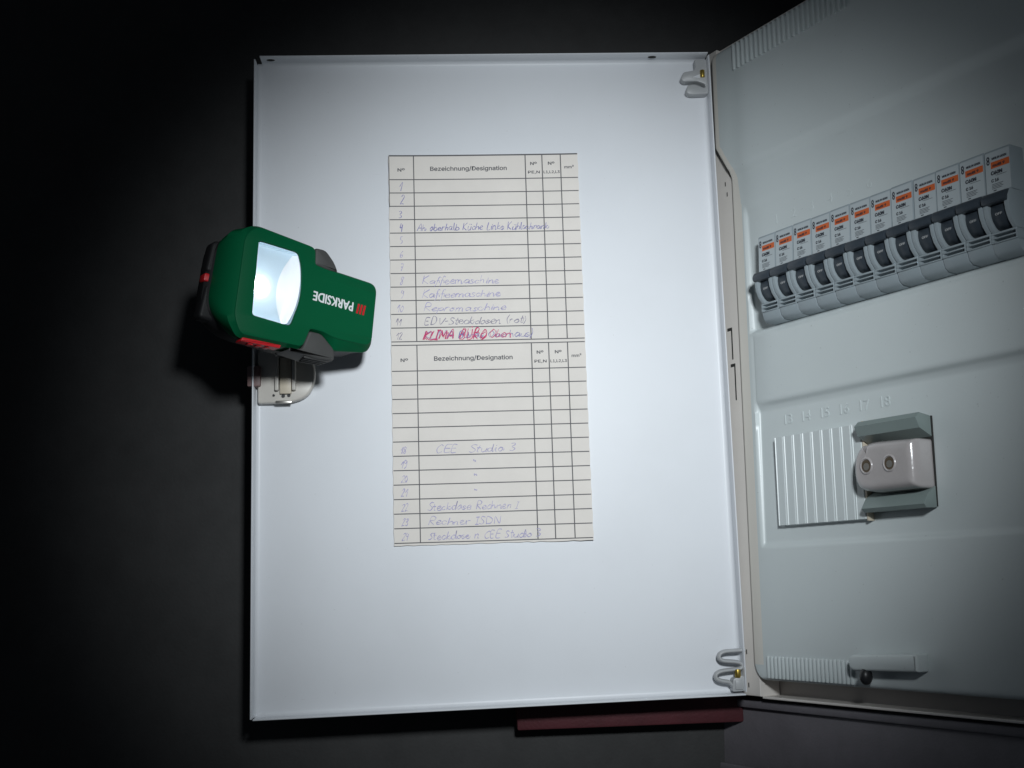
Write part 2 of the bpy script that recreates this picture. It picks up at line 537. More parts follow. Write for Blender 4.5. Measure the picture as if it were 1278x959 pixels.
# folded rims: inside radius, lip, outer face
def rim(p, q, inset_p=0.0, inset_q=0.0, name='door_rim', L=13.2):
    p = Vector((p[0], p[1])); q = Vector((q[0], q[1]))
    d = (q - p).normalized()
    nin = Vector((-d.y, d.x))                    # towards the plate (polygon runs counter-clockwise)
    p = p + d * inset_p; q = q - d * inset_q
    R = 3.2
    prof = [(R, 0.04)] + [(R - R * math.sin(a), R - R * math.cos(a) + 0.04) for a in [math.radians(x) for x in (15, 30, 45, 60, 75, 90)]]
    prof += [(0.0, L - 0.5), (-0.25, L - 0.1), (-0.6, L), (-0.85, L - 0.1), (-1.1, L - 0.5), (-1.1, 0.5), (-1.0, -0.6), (0.2, -1.3), (R, -1.3)]
    b = bmesh.new()
    rings = []
    for e in (p, q):
        rings.append([b.verts.new((e.x + nin.x * a, -h, e.y + nin.y * a)) for a, h in prof])
    n = len(prof)
    for j in range(n):
        b.faces.new((rings[0][j], rings[0][(j + 1) % n], rings[1][(j + 1) % n], rings[1][j]))
    b.faces.new(rings[0]); b.faces.new(rings[1][::-1])
    bmesh.ops.recalc_face_normals(b, faces=b.faces)
    return finish(b, name, M['paint'], door, smooth=True, angle=50)
rim(PL[0], PL[1], 1.0, 0.0)                         # bottom
rim(PL[1], PL[2], 1.5, 1.5)                         # hinge side
rim(PL[2], PL[3], 0.2, 3.4)                         # top
rim(PL[3], PL[0], 1.8, 0.0)                         # lock side
# plug holes in the top rim
for X, mt in ((-347.4, 'red'), (-45.0, 'slot')):
    b = bmesh.new()
    bmesh.ops.create_uvsphere(b, u_segments=14, v_segments=8, radius=1.0)
    bmesh.ops.scale(b, vec=(3.4, 1.9, 0.7), verts=b.verts)
    bmesh.ops.translate(b, vec=(X, -7.0, 499.7), verts=b.verts)
    h_ = finish(b, 'hole_plug', M['slot'], door, smooth=True)

# lock housing at the left edge
lock = rounded([(-356.6, 227.0), (-332, 227.0), (-319, 231.5), (-313.6, 243), (-313.6, 255), (-319, 266.5), (-332, 271.0), (-356.6, 271.0)], [2, 10, 7, 7, 7, 7, 10, 2], 4)
prism('lock_housing', M['lockp'], door, lock, -7.5, -0.05, 'y', 1.6, 3)
for s in (-341.8, -329.2):
    box('lock_guide', M['lockp'], door, s - 1.4, s + 1.4, -12.0, -7.4, 236, 268, 0.7, 2)
box('lock_bar', M['lock_plate'], door, -339.6, -331.2, -10.6, -7.4, 233.5, 270, 0.5, 2)
for X, Z, r in ((-337.4, 232.2, 1.3), (-333.2, 232.5, 1.2), (-344.5, 232.8, 0.9)):
    b = bmesh.new(); add_cyl(b, (X, -8.6, Z), r, 1.4, 'y', 12)
    finish(b, 'lock_pin', M['knob'], door, smooth=True)
box('lock_foot', M['steel'], door, -343, -331, -9.0, -7.45, 226.4, 228.6, 0.4)
box('latch_bolt', M['bolt'], door, -364.0, -354.0, -10.8, -1.6, 239.5, 255.2, 1.2, 2)

# serpentine hinge spring, bottom right
H_Y = -6.0
pts = [(1.0, 34.3), (-6, 34.0), (-14.2, 33.6), (-18.0, 31.6), (-18.2, 28.8), (-15.0, 26.9), (-7, 26.0), (-3.2, 25.0), (-1.6, 22.9), (-3.8, 21.0), (-10, 20.4), (-18.0, 19.4), (-21.4, 17.4), (-21.4, 14.6), (-17.5, 12.6), (-12.5, 11.6), (-9.6, 9.0)]
bm = bmesh.new()
add_tube(bm, [(p.x, H_Y, p.y) for p in spline(pts, 6)], 1.55, 10, 2.2)
finish(bm, 'hinge_spring', M['clip'], door, smooth=True, angle=60)
prism('hinge_block', M['clip'], door, rounded([(-10.6, 4.8), (-0.6, 5.2), (-0.6, 15.5), (-3.0, 16.6), (-9.8, 14.0)], 1.4, 3), -10.0, -0.1, 'y', 1.0, 2)
box('hinge_pad', M['clip'], door, -8.4, -2.4, -11.0, -9.9, 6.4, 13.2, 0.6, 2)
bm = bmesh.new(); add_cyl(bm, (-5.6, -8.2, 14.6), 2.3, 6.2, 'z', 16, 0.4)
finish(bm, 'hinge_screw', M['brass'], door, smooth=True)
# upper hinge clip: two thick tongues
tong = [(-11.2, 497.4), (-1.0, 497.6), (-1.0, 468.0), (-15.5, 467.4), (-19.6, 469.6), (-17.6, 475.6), (-12.0, 476.6), (-3.8, 473.0), (-3.4, 476.0), (-9.4, 478.6), (-20.6, 478.4), (-23.2, 481.0), (-20.4, 486.8), (-12.0, 488.2), (-10.6, 490.5)]
prism('hinge_clip', M['clip'], door, rounded(tong, 2.0, 3), -8.0, -0.1, 'y', 1.3, 2)
prism('clip_opening', M['paint'], door, rounded([(-13.5, 482.0), (-7.2, 484.6), (-7.2, 481.2)], 0.5, 2), -8.12, -7.95, 'y')
bm = bmesh.new(); add_cyl(bm, (-5.4, -8.4, 481.6), 1.9, 6.0, 'z', 16, 0.4)
finish(bm, 'hinge_screw', M['brass'], door, smooth=True)

# ------------------------------------------------------------------ circuit legend card on the door
card = thing('legend_card', 'tall cream legend card with ruled lines and faded handwriting stuck on the white door', 'label card', DOOR)
bm = bmesh.new()
nx, nz = 30, 60
x0, x1, z0, z1 = -256.6, -107.4, 118.4, 422.1
vv = [[bm.verts.new((x0 + (x1 - x0) * i / nx + (0.25 * math.sin(j * 2.1) if i in (0, nx) else 0),
                     -0.45,
                     z0 + (z1 - z0) * j / nz + (random.uniform(-0.35, 0.35) if j == 0 else 0))) for i in range(nx + 1)] for j in range(nz + 1)]
for j in range(nz):
    for i in range(nx):
        bm.faces.new((vv[j][i], vv[j][i + 1], vv[j + 1][i + 1], vv[j + 1][i]))
paper_bm = bm
YP = -0.55
def curl(x, z):
    """how far the card stands off the door: bowed edges and a lifted lower right corner (mm)"""
    a = (x + 182.0) / 74.6
    c = (z - 270.0) / 152.0
    return 0.55 * a ** 4 + 0.4 * abs(c) ** 6 + 1.5 * max(0.0, (a - c - 1.05)) ** 2 + 0.7 * max(0.0, (-a + c - 1.2)) ** 2 + 0.12 * math.sin(z * 0.05)
def bend(bm):
    for v in bm.verts:
        v.co.y -= 0.25 + curl(v.co.x, v.co.z)
def ribbon(bm, pts, w, y=YP, vary=0.0):
    pts = [Vector((p[0], p[1])) for p in pts]
    if len(pts) < 4:                               # long straight rules follow the curl of the card
        dense = []
        for a, b in zip(pts, pts[1:]):
            m_ = max(1, int((b - a).length / 4))
            dense += [a + (b - a) * (i / m_) for i in range(m_)]
        pts = dense + [pts[-1]]
    w0 = w
    ph = random.uniform(0, 6.3)
    L = []
    for i, p in enumerate(pts):
        t = pts[min(i + 1, len(pts) - 1)] - pts[max(i - 1, 0)]
        if t.length < 1e-6:
            t = Vector((1, 0))
        t.normalize()
        w = w0 * (1 + vary * math.sin(ph + i * 0.55)) if vary else w0
        nrm = Vector((-t.y, t.x)) * (w / 2)
        L.append((bm.verts.new((p.x + nrm.x, y, p.y + nrm.y)), bm.verts.new((p.x - nrm.x, y, p.y - nrm.y))))
    for a, b in zip(L, L[1:]):
        bm.faces.new((a[0], a[1], b[1], b[0]))

bm = paper_bm
r = bmesh.ops.extrude_face_region(bm, geom=bm.faces[:])
bmesh.ops.translate(bm, verts=[g for g in r['geom'] if isinstance(g, bmesh.types.BMVert)], vec=(0, 0.4, 0))
bmesh.ops.recalc_face_normals(bm, faces=bm.faces)
bend(bm)
finish(bm, 'paper', M['card'], card, smooth=True)

bm = bmesh.new()
rowsA = [402.2 - (402.2 - 273.0) / 12 * i for i in range(13)]
rowsB = [250.2 - (250.2 - 120.2) / 12 * i for i in range(13)]
for i, z in enumerate([421.6] + rowsA + [270.2] + rowsB):
    ribbon(bm, [(-256.3, z), (-180, z + random.uniform(-.15, .15)), (-107.8, z)], 1.1 if i == 0 else 0.74)
for x, w in ((-237.0, 0.75), (-149.1, 0.8), (-135.8, 0.8), (-121.2, 0.8)):
    ribbon(bm, [(x, 421.1), (x, 273.4)], w, YP - 0.03)
    ribbon(bm, [(x, 269.8), (x, 120.5)], w, YP - 0.03)
ribbon(bm, [(-256.2, 421), (-256.2, 380)], 0.5, YP - 0.03)
bend(bm)
finish(bm, 'ruled_lines', M['rule'], card)
bm = bmesh.new()
for ztop in (421.6, 270.2):
    zc = ztop - 11.2
    text_bm(bm, 'Bezeichnung/Designation', -194.0, zc - 1.2, 4.7, 60.0, YP, 'center', bold=0.13)
    text_bm(bm, 'N\u00ba', -246.8, zc - 1.6, 3.6, 5.4, YP, 'center', bold=0.13)
    text_bm(bm, 'N\u00ba', -142.6, zc + 2.6, 3.4, 5.0, YP, 'center', bold=0.13)
    text_bm(bm, 'N\u00ba', -128.6, zc + 2.6, 3.4, 5.0, YP, 'center', bold=0.13)
    text_bm(bm, 'PE,N', -142.5, zc - 4.3, 3.0, 9.2, YP, 'center', bold=0.10)
    text_bm(bm, 'L1,L2,L3', -128.5, zc - 4.3, 2.9, 12.6, YP, 'center', bold=0.10)
    text_bm(bm, 'mm\u00b2', -114.6, zc - 0.6, 3.2, 7.4, YP, 'center', bold=0.10)
bend(bm)
finish(bm, 'printed_heading', M['print'], card)['kind'] = 'stuff'

# handwriting: strokes on a unit grid (x-height .5, ascender 1)
G = {
 'a': (.55, [[(.44, .42), (.25, .5), (.07, .28), (.18, .03), (.4, .2), (.45, .45), (.45, .08), (.56, .03)]]),
 'b': (.5, [[(.1, 1), (.08, .05), (.1, .35), (.3, .5), (.42, .28), (.3, .02), (.1, .05)]]),
 'c': (.45, [[(.4, .4), (.22, .5), (.06, .25), (.2, .01), (.42, .1)]]),
 'd': (.55, [[(.42, .4), (.22, .48), (.06, .22), (.2, .0), (.42, .2), (.47, 1), (.46, .1), (.56, .03)]]),
 'e': (.47, [[(.04, .2), (.22, .27), (.38, .4), (.26, .54), (.08, .34), (.16, .02), (.46, .08)]]),
 'f': (.4, [[(.42, .9), (.28, 1), (.2, .7), (.16, -.1), (.06, -.35)], [(.05, .48), (.36, .5)]]),
 'h': (.52, [[(.1, 1), (.08, 0)], [(.08, .3), (.28, .5), (.4, .35), (.42, .02)]]),
 'i': (.25, [[(.1, .5), (.1, .06), (.22, .02)], [(.12, .72), (.14, .76)]]),
 'k': (.5, [[(.1, 1), (.08, 0)], [(.38, .52), (.1, .25), (.42, .0)]]),
 'l': (.26, [[(.1, 1), (.08, .1), (.22, .02)]]),
 'm': (.75, [[(.06, .5), (.06, 0)], [(.06, .3), (.2, .5), (.3, .38), (.3, 0)], [(.3, .3), (.48, .5), (.58, .36), (.6, .02), (.7, .02)]]),
 'n': (.52, [[(.06, .5), (.06, 0)], [(.06, .3), (.26, .5), (.38, .36), (.4, .02), (.5, .03)]]),
 'o': (.5, [[(.24, .5), (.06, .25), (.22, .0), (.42, .25), (.24, .5), (.42, .46)]]),
 'p': (.5, [[(.08, .5), (.06, -.4)], [(.06, .3), (.28, .5), (.42, .28), (.26, .02), (.07, .1)]]),
 'r': (.4, [[(.08, .5), (.08, 0)], [(.08, .28), (.22, .48), (.38, .46)]]),
 's': (.4, [[(.36, .44), (.18, .5), (.1, .36), (.32, .18), (.24, .0), (.05, .05)]]),
 't': (.35, [[(.16, .85), (.14, .1), (.3, .02)], [(.02, .55), (.32, .57)]]),
 'u': (.52, [[(.06, .5), (.08, .1), (.24, .0), (.4, .2), (.42, .5), (.42, .06), (.52, .02)]]),
 'A': (.62, [[(.02, 0), (.28, 1), (.5, 0)], [(.1, .38), (.46, .4)]]),
 'B': (.6, [[(.1, 0), (.1, 1), (.4, .88), (.36, .58), (.1, .52), (.46, .4), (.42, .06), (.1, 0)]]),
 'C': (.6, [[(.5, .85), (.28, 1), (.06, .5), (.24, .0), (.52, .12)]]),
 'D': (.65, [[(.1, 0), (.1, 1), (.42, .88), (.55, .48), (.4, .1), (.1, 0)]]),
 'E': (.55, [[(.48, .98), (.1, .98), (.1, .02), (.48, .02)], [(.1, .52), (.4, .52)]]),
 'I': (.3, [[(.14, 1), (.14, 0)], [(.02, 1), (.28, 1)], [(.02, 0), (.28, 0)]]),
 'K': (.6, [[(.1, 1), (.08, 0)], [(.5, 1), (.1, .46), (.54, .0)]]),
 'L': (.5, [[(.1, 1), (.08, .02), (.48, .04)]]),
 'M': (.8, [[(.06, 0), (.12, 1), (.38, .3), (.62, 1), (.7, 0)]]),
 'N': (.65, [[(.08, 0), (.1, 1), (.5, .02), (.52, 1)]]),
 'O': (.65, [[(.32, 1), (.06, .5), (.3, .0), (.58, .5), (.32, 1)]]),
 'R': (.6, [[(.1, 0), (.1, 1), (.44, .88), (.38, .56), (.1, .5), (.5, .0)]]),
 'S': (.5, [[(.46, .88), (.24, 1), (.1, .75), (.4, .32), (.26, .0), (.04, .1)]]),
 'V': (.6, [[(.04, 1), (.28, 0), (.54, 1)]]),
 '1': (.4, [[(.02, .5), (.3, .98), (.26, 0)]]),
 '2': (.5, [[(.08, .8), (.26, 1), (.4, .76), (.06, .04), (.24, .08), (.46, .02)]]),
 '3': (.46, [[(.06, .92), (.28, .98), (.36, .78), (.16, .56), (.4, .3), (.24, .0), (.04, .08)]]),
 '4': (.5, [[(.12, .95), (.08, .45), (.4, .5)], [(.36, .8), (.32, -.05)]]),
 '5': (.46, [[(.4, 1), (.12, .98), (.1, .58), (.34, .5), (.36, .14), (.06, .02)]]),
 '6': (.46, [[(.34, .98), (.1, .5), (.12, .06), (.34, .1), (.32, .4), (.1, .32)]]),
 '7': (.46, [[(.04, .96), (.4, .96), (.16, .0)], [(.1, .5), (.36, .54)]]),
 '8': (.46, [[(.36, .9), (.14, .96), (.1, .72), (.36, .28), (.22, .0), (.06, .22), (.36, .72), (.36, .9)]]),
 '9': (.46, [[(.36, .84), (.16, .98), (.08, .7), (.3, .6), (.38, .86), (.34, .3), (.14, -.02)]]),
 '0': (.5, [[(.24, 1), (.06, .5), (.22, .0), (.42, .5), (.24, 1)]]),
 '-': (.4, [[(.06, .4), (.34, .42)]]),
 '(': (.3, [[(.24, 1.1), (.08, .5), (.24, -.15)]]),
 ')': (.3, [[(.06, 1.1), (.22, .5), (.06, -.15)]]),
 '"': (.4, [[(.06, .7), (.14, .5), (.22, .62)], [(.26, .66), (.34, .46), (.42, .56)]]),
 ' ': (.42, []),
}
def uml(base):
    w, s = G[base]
    h = 1.18 if base.isupper() else .72
    return (w, s + [[(w * .3, h), (w * .3 + .03, h + .07)], [(w * .62, h), (w * .62 + .03, h + .07)]])
G['\u00fc'] = uml('u'); G['\u00dc'] = uml('U') if 'U' in G else (.6, [[(.08, 1), (.1, .2), (.28, 0), (.48, .2), (.5, 1)], [(.18, 1.15), (.2, 1.22)], [(.36, 1.15), (.38, 1.22)]])
def handwrite(bm, s, x, z, size, width=None, w=0.5, slant=0.30, jit=0.04):
    tot = sum(G[c][0] for c in s)
    sx = (width / tot) if width else size * 0.95
    cx_ = x
    drift = 0.0
    for c in s:
        adv, strokes = G[c]
        drift = 0.8 * drift + random.uniform(-jit, jit) * size
        sc = 1 + random.uniform(-.16, .12)
        sl = slant + random.uniform(-.14, .14)
        wd = 1 + random.uniform(-.14, .14)
        last = None
        for st in strokes:
            pp = [(cx_ + (a * wd + b * sl * 0.6 + random.uniform(-jit, jit) * .7) * sx, z + drift + (b * sc + random.uniform(-jit, jit) * .8) * size) for a, b in st]
            ribbon(bm, spline(pp, 5), w * random.uniform(0.75, 1.15), YP - 0.06 - random.random() * 0.03, 0.4)
            last = pp[-1]
        if last and c.islower() and random.random() < 0.75:       # joining stroke
            ribbon(bm, spline([last, (cx_ + adv * sx * 0.97, z + drift + 0.1 * size), (cx_ + adv * sx * 1.12, z + drift + 0.34 * size)], 4), w * 0.6, YP - 0.05)
        cx_ += adv * sx
def written(items, material):
    b = bmesh.new()
    for it in items:
        handwrite(b, *it[:4], **(it[4] if len(it) > 4 else {}))
    bend(b)
    finish(b, 'handwriting', material, card)
rA = lambda i: rowsA[i] + 1.9       # baseline of row i (1-based)
rB = lambda i: rowsB[i] + 1.9
written([(str(k), -249.5 + (0.6 * (k % 3)), rA(k) - (0.6 if k > 2 else 0.2), 6.6, dict(w=0.55)) for k in (1, 2, 3, 4)]
        + [('Ah oberhalb K\u00fcche Links K\u00fchlschrank', -235.5, rA(4) - 0.3, 5.6, dict(width=103, w=0.5))], M['pencil'])
written([(str(k), -249.3 + 0.4 * (k % 2), rA(k), 5.8, dict(w=0.5)) for k in (5, 6, 7, 8, 9)]
        + [('10', -252, rA(10), 5.6, dict(w=0.5)),
           ('Kaffeemaschine', -232.5, rA(8) + 0.2, 6.0, dict(width=60, w=0.5)),
           ('Kaffeemaschine', -233.0, rA(9), 6.0, dict(width=61, w=0.5)),
           ('Repromaschine', -232.0, rA(10) + 0.2, 6.0, dict(width=64, w=0.5))], M['faint'])
written([('11', -253, rA(11), 5.6, dict(w=0.5)), ('12', -253, rA(12), 5.8, dict(w=0.5)),
         ('EDV-Steckdosen (rot)', -231.5, rA(11) + 0.3, 5.8, dict(width=79, w=0.5))], M['grey_ink'])
written([('KLIMA B\u00fcros Oberhaus)', -232, rA(12) + 0.2, 5.8, dict(width=84, w=0.5))], M['pencil'])
written([('KLIMA B\u00dcRO', -233.0, rA(12) - 0.6, 7.2, dict(width=49, w=0.72, slant=0.5, jit=0.06)),
         ('KLIMA B\u00dcRO', -232.2, rA(12) - 0.9, 6.8, dict(width=48, w=0.5, slant=0.5, jit=0.06)),
         ('Oben', -182, rA(12) + 0.0, 6.6, dict(width=17, w=0.6, slant=0.5))], M['pink'])
written([(str(k), -251, rB(i), 5.6, dict(w=0.48)) for i, k in zip(range(6, 13), range(18, 25))]
        + [('Steckdose Rechner I', -231.5, rB(10), 5.8, dict(width=68, w=0.48)),
           ('Rechner ISDN', -231.5, rB(11), 5.8, dict(width=55, w=0.48)),
           ('Steckdose n CEE Studio 3', -231.5, rB(12), 5.8, dict(width=84, w=0.5))], M['faint'])
written([('CEE  Studio 3', -225, rB(6), 6.0, dict(width=61, w=0.45))]
        + [('"', -197, rB(i) + 0.8, 6.0, dict(w=0.5)) for i in (7, 8, 9)], M['faint'])

# ------------------------------------------------------------------ miniature circuit breakers
BW = 17.5
def make_breaker():
    t = thing('circuit_breaker', '', 'circuit breaker', CAB)
    h = BW / 2
    # body: upper block with printed face, lower block
    bm = bmesh.new()
    prof = [(8, 272.5), (-5.5, 273.2), (-8.2, 275.5), (-9.6, 280.0), (-9.6, 280.6), (3, 280.8), (3, 311), (-11.2, 311.4), (-10.2, 338.2), (-9.6, 339.2), (8, 339.2)]
    add_prism(bm, [(-y, z) for y, z in [(-p[0], p[1]) for p in prof]], -h + 0.08, h - 0.08, 'x', 0.35, 2)
    finish(bm, 'body', M['breaker'], t, smooth=True, angle=35)
    # curved side cheeks, each side of the rocker
    arc = [(2.5, 311.2), (-13.0, 311.2), (-15.6, 306.5), (-16.2, 302.0), (-15.4, 297.0), (-13.3, 292.0), (-10.4, 288.6), (-9.6, 287.5), (2.5, 287.5)]
    for s in (-1, 1):
        bm = bmesh.new()
        a, b_ = (-h + 0.12, -h + 3.1) if s < 0 else (h - 3.1, h - 0.12)
        add_prism(bm, arc, a, b_, 'x', 0.4, 2)
        finish(bm, 'cheek', M['breaker'], t, smooth=True, angle=35)
    # rocker between the cheeks
    rk = [(2.5, 311)] + [(-13.6 + 10.5 * (1 - math.cos(math.radians(a))) , 299.5 + 11 * math.sin(math.radians(a))) for a in (50, 30, 15, 0, -15, -30, -50, -65)] + [(2.5, 288.5)]
    bm = bmesh.new()
    add_prism(bm, rk, -h + 3.3, h - 3.3, 'x', 0.3, 1)
    finish(bm, 'rocker', M['toggle'], t, smooth=True, angle=50)
    bm = bmesh.new()
    text_bm(bm, 'OFF', 0, 296.6, 2.0, 4.6, -13.75, 'center', bold=0.12)
    finish(bm, 'rocker_print', M['clip'], t)
    # dark handle bar that sticks out above
    hd = rounded([(-9.0, 310.9), (-11.0, 311.6), (-17.2, 309.8), (-19.2, 306.2), (-18.4, 303.4), (-14.5, 303.0)], [0.5, 0.8, 1.5, 1.2, 1.0, 0.6], 3)
    bm = bmesh.new()
    add_prism(bm, hd, -h + 0.75, h - 0.75, 'x', 0.6, 2)
    finish(bm, 'handle', M['toggle'], t, smooth=True, angle=40)
    # terminal grille: frame with two slots
    bm = bmesh.new()
    for (z0, z1) in ((286.1, 287.4), (283.4, 284.3), (280.7, 281.6)):
        add_box(bm, -h + 0.1, h - 0.1, -10.4, 1, z0, z1, 0.25, 1)
    for (a, b_) in ((-h + 0.1, -h + 1.5), (h - 1.0, h - 0.1)):
        add_box(bm, a, b_, -10.2, 1, 281.55, 286.15)
    finish(bm, 'grille', M['breaker'], t, smooth=True)
    box('grille_back', M['breaker'], t, -h + 1.4, h - 0.9, -6.2, 2.6, 281.5, 286.2)
    # printed face
    def facey(z, d=0.0):
        k = (z - 311.4) / (338.2 - 311.4)
        return -11.2 + 1.0 * k - 0.06 - d
    bm = bmesh.new()
    v = [bm.verts.new((x, facey(z), z)) for x, z in ((-h + 0.5, 312), (h - 0.5, 312), (h - 0.5, 337.8), (-h + 0.5, 337.8))]
    bm.faces.new(v)
    finish(bm, 'face_label', M['breaker_face'], t)
    bm = bmesh.new()
    v = [bm.verts.new((x, facey(z, 0.05), z)) for x, z in ((-4.6, 327.2), (8.0, 327.2), (8.0, 331.4), (-4.6, 331.4))]
    bm.faces.new(v)
    finish(bm, 'orange_band', M['orange'], t)
    bm = bmesh.new()
    def T(s, x, z, hgt, w, bold=0.0):
        b2 = bmesh.new()
        text_bm(b2, s, x, z, hgt, w, 0, 'left', bold=bold)
        for vert in b2.verts:
            vert.co.y += facey(vert.co.z, 0.12)
        mtmp = bpy.data.meshes.new('tmp'); b2.to_mesh(mtmp); b2.free(); bm.from_mesh(mtmp); bpy.data.meshes.remove(mtmp)
    T('MERLIN GERIN', -3.6, 332.8, 1.9, 9.8, 0.1)
    T('multi 9', -3.2, 328.2, 2.3, 8.0, 0.16)
    T('C60N', -4.6, 323.2, 3.1, 7.4, 0.24)
    T('C 16', -4.6, 318.6, 2.6, 4.8, 0.2)
    def bar(x0_, x1_, z0_, z1_):
        q = [bm.verts.new((x, facey(z, 0.12), z)) for x, z in ((x0_, z0_), (x1_, z0_), (x1_, z1_), (x0_, z1_))]
        bm.faces.new(q)
    bar(-1.6, 5.8, 322.2, 322.45)
    for i in range(4):
        bar(-4.6, 3.2 - (i % 2), 316.9 - i * 0.9, 317.2 - i * 0.9)
    bar(-3.6, -1.6, 312.7, 313.3)
    # emblem: two rings one above the other
    for zc in (331.6, 334.0):
        for i in range(14):
            a0, a1 = 2 * math.pi * i / 14, 2 * math.pi * (i + 1) / 14
            q = [bm.verts.new((-6.3 + r_ * 0.95 * math.cos(a), facey(zc, 0.12), zc + r_ * 1.35 * math.sin(a))) for r_, a in ((0.45, a0), (1.15, a0), (1.15, a1), (0.45, a1))]
            bm.faces.new(q)
    finish(bm, 'face_print', M['breaker_print'], t)
    return t

def dup(root):
    r = root.copy(); C.objects.link(r)
    for ch in root.children:
        c = ch.copy(); C.objects.link(c); c.parent = r
        for g in ch.children:
            d = g.copy(); C.objects.link(d); d.parent = c
    return r
labels = ['grey circuit breaker at the far left end of the row, nearest the cabinet door',
          'second circuit breaker from the left end of the row',
          'third circuit breaker from the left end of the row',
          'fourth circuit breaker from the left end of the row',
          'fifth circuit breaker from the left end of the row',
          'sixth circuit breaker from the left end of the row',
          'seventh circuit breaker from the left end of the row',
          'eighth circuit breaker from the left end of the row',
          'ninth circuit breaker from the left end of the row',
          'tenth circuit breaker from the left end of the row',
          'eleventh circuit breaker from the left end of the row',
          'circuit breaker at the right end of the row, farthest from the door']
proto = make_breaker()
for k in range(12):
    t = proto if k == 0 else dup(proto)
    t.matrix_world = CAB @ Matrix.Translation(((57.6 + 17.8 * k) * MM, random.uniform(-0.2, 0.2) * MM, random.uniform(-0.2, 0.2) * MM)) @ Matrix.Translation((0, 0, 0.31)) @ Matrix.Rotation(math.radians(random.uniform(-0.3, 0.3)), 4, 'Y') @ Matrix.Translation((0, 0, -0.31))
    t['label'] = labels[k]
    t['group'] = 'circuit breakers clipped in the upper row of the cabinet'

# ------------------------------------------------------------------ blanking plate of snap-off strips (lower row)
bp_ = thing('blanking_plate', 'ribbed grey blanking plate of upright strips in the lower row of the cabinet', 'blanking plate', CAB)
strip_me = None
bm = bmesh.new()
add_box(bm, 47.0, 129.0, -1.4, 5.0, 123.0, 187.8, 0.5, 2)
finish(bm, 'backing', M['cover'], bp_, smooth=True)
for i in range(9):
    if strip_me is None:
        b = bmesh.new()
        add_prism(b, [(-4.25, -1.3), (4.25, -1.3), (4.25, -2.6), (3.7, -3.0), (-3.2, -2.3), (-3.7, -2.9), (-4.25, -2.5)], 123.4, 187.4, 'z')
        s = finish(b, 'strip', M['cover'], bp_)
        strip_me = s.data
    else:
        s = link(bpy.data.objects.new('strip', strip_me), bp_)
    s.location.x = (51.6 + i * 9.08) * MM
box('broken_edge', M['lock_plate'], bp_, 129.1, 130.6, -3.0, 3.0, 122.0, 189.0, 0.3)

# ------------------------------------------------------------------ socket outlet beside the plate
so = thing('socket_outlet', 'pinkish grey socket outlet between two grey flaps, beside the ribbed blanking plate', 'socket', CAB)
box('socket_bay', M['slot'], so, 131.0, 182, 2.0, 4.8, 128, 186)
def flap(poly):
    bm = bmesh.new()
    add_prism(bm, poly, 131.6, 182, 'x', 0.5, 2)
    finish(bm, 'flap', M['flap'], so, smooth=True, angle=30)
flap([(1.5, 186.0), (-9.0, 187.5), (-13.0, 184.0), (-10.0, 177.5), (1.5, 172.5)])
flap([(1.5, 141.0), (-6.5, 136.0), (-11.0, 129.4), (-8.5, 127.0), (1.5, 127.4)])
body = rounded([(135.5, 141.0), (146, 139.0), (181, 139.5), (181, 171.0), (148, 172.5), (142.2, 172.0), (140.4, 166.2), (138.6, 171.6), (133.0, 167.0), (130.6, 160), (130.0, 150), (132.0, 144)], [4, 3, 2, 2, 3, 1.5, 1.5, 1.5, 4, 3, 3, 3], 4)
bm = bmesh.new()
cxs, czs = 155.0, 155.8
rings = []
for y, d in ((1.9, 0.0), (-8.0, 0.0), (-11.5, 0.4), (-13.8, 1.3), (-15.4, 2.6), (-16.2, 4.0), (-16.45, 5.4), (-16.5, 7.0)):
    rings.append([bm.verts.new((cxs + (px - cxs) * (1 - d / 25.0), y, czs + (pz - czs) * (1 - d / 17.0))) for px, pz in body])
nb = len(body)
for A_, B_ in zip(rings, rings[1:]):
    for j in range(nb):
        bm.faces.new((A_[j], A_[(j + 1) % nb], B_[(j + 1) % nb], B_[j]))
bm.faces.new(rings[-1])
bmesh.ops.recalc_face_normals(bm, faces=bm.faces)
finish(bm, 'socket_body', M['socket'], so, smooth=True, angle=50)
for u in (143.2, 162.0):
    b = bmesh.new()
    rr = [(4.6, -16.9), (4.6, -16.4), (3.9, -16.4), (3.7, -17.2), (4.4, -17.4)]
    seg = 24
    # raised ring
    ring = []
    for i in range(seg):
        a = 2 * math.pi * i / seg
        ring.append([b.verts.new((u + r_ * math.cos(a), y, 156.5 + r_ * 1.1 * math.sin(a))) for r_, y in ((5.4, -16.3), (5.1, -17.1), (4.3, -17.3), (3.9, -16.6))])
    for i in range(seg):
        A, B = ring[i], ring[(i + 1) % seg]
        for j in range(3):
            b.faces.new((A[j], A[j + 1], B[j + 1], B[j]))
    bmesh.ops.recalc_face_normals(b, faces=b.faces)
    finish(b, 'contact_ring', M['socket'], so, smooth=True, angle=60)
    b = bmesh.new(); add_cyl(b, (u, -16.62, 156.5), 4.1, 0.4, 'y', 20)
    finish(b, 'contact_hole', M['contact'], so)
    b = bmesh.new(); add_cyl(b, (u, -16.72, 156.0), 2.4, 0.3, 'y', 16)
    finish(b, 'contact_pin', M['steel'], so)

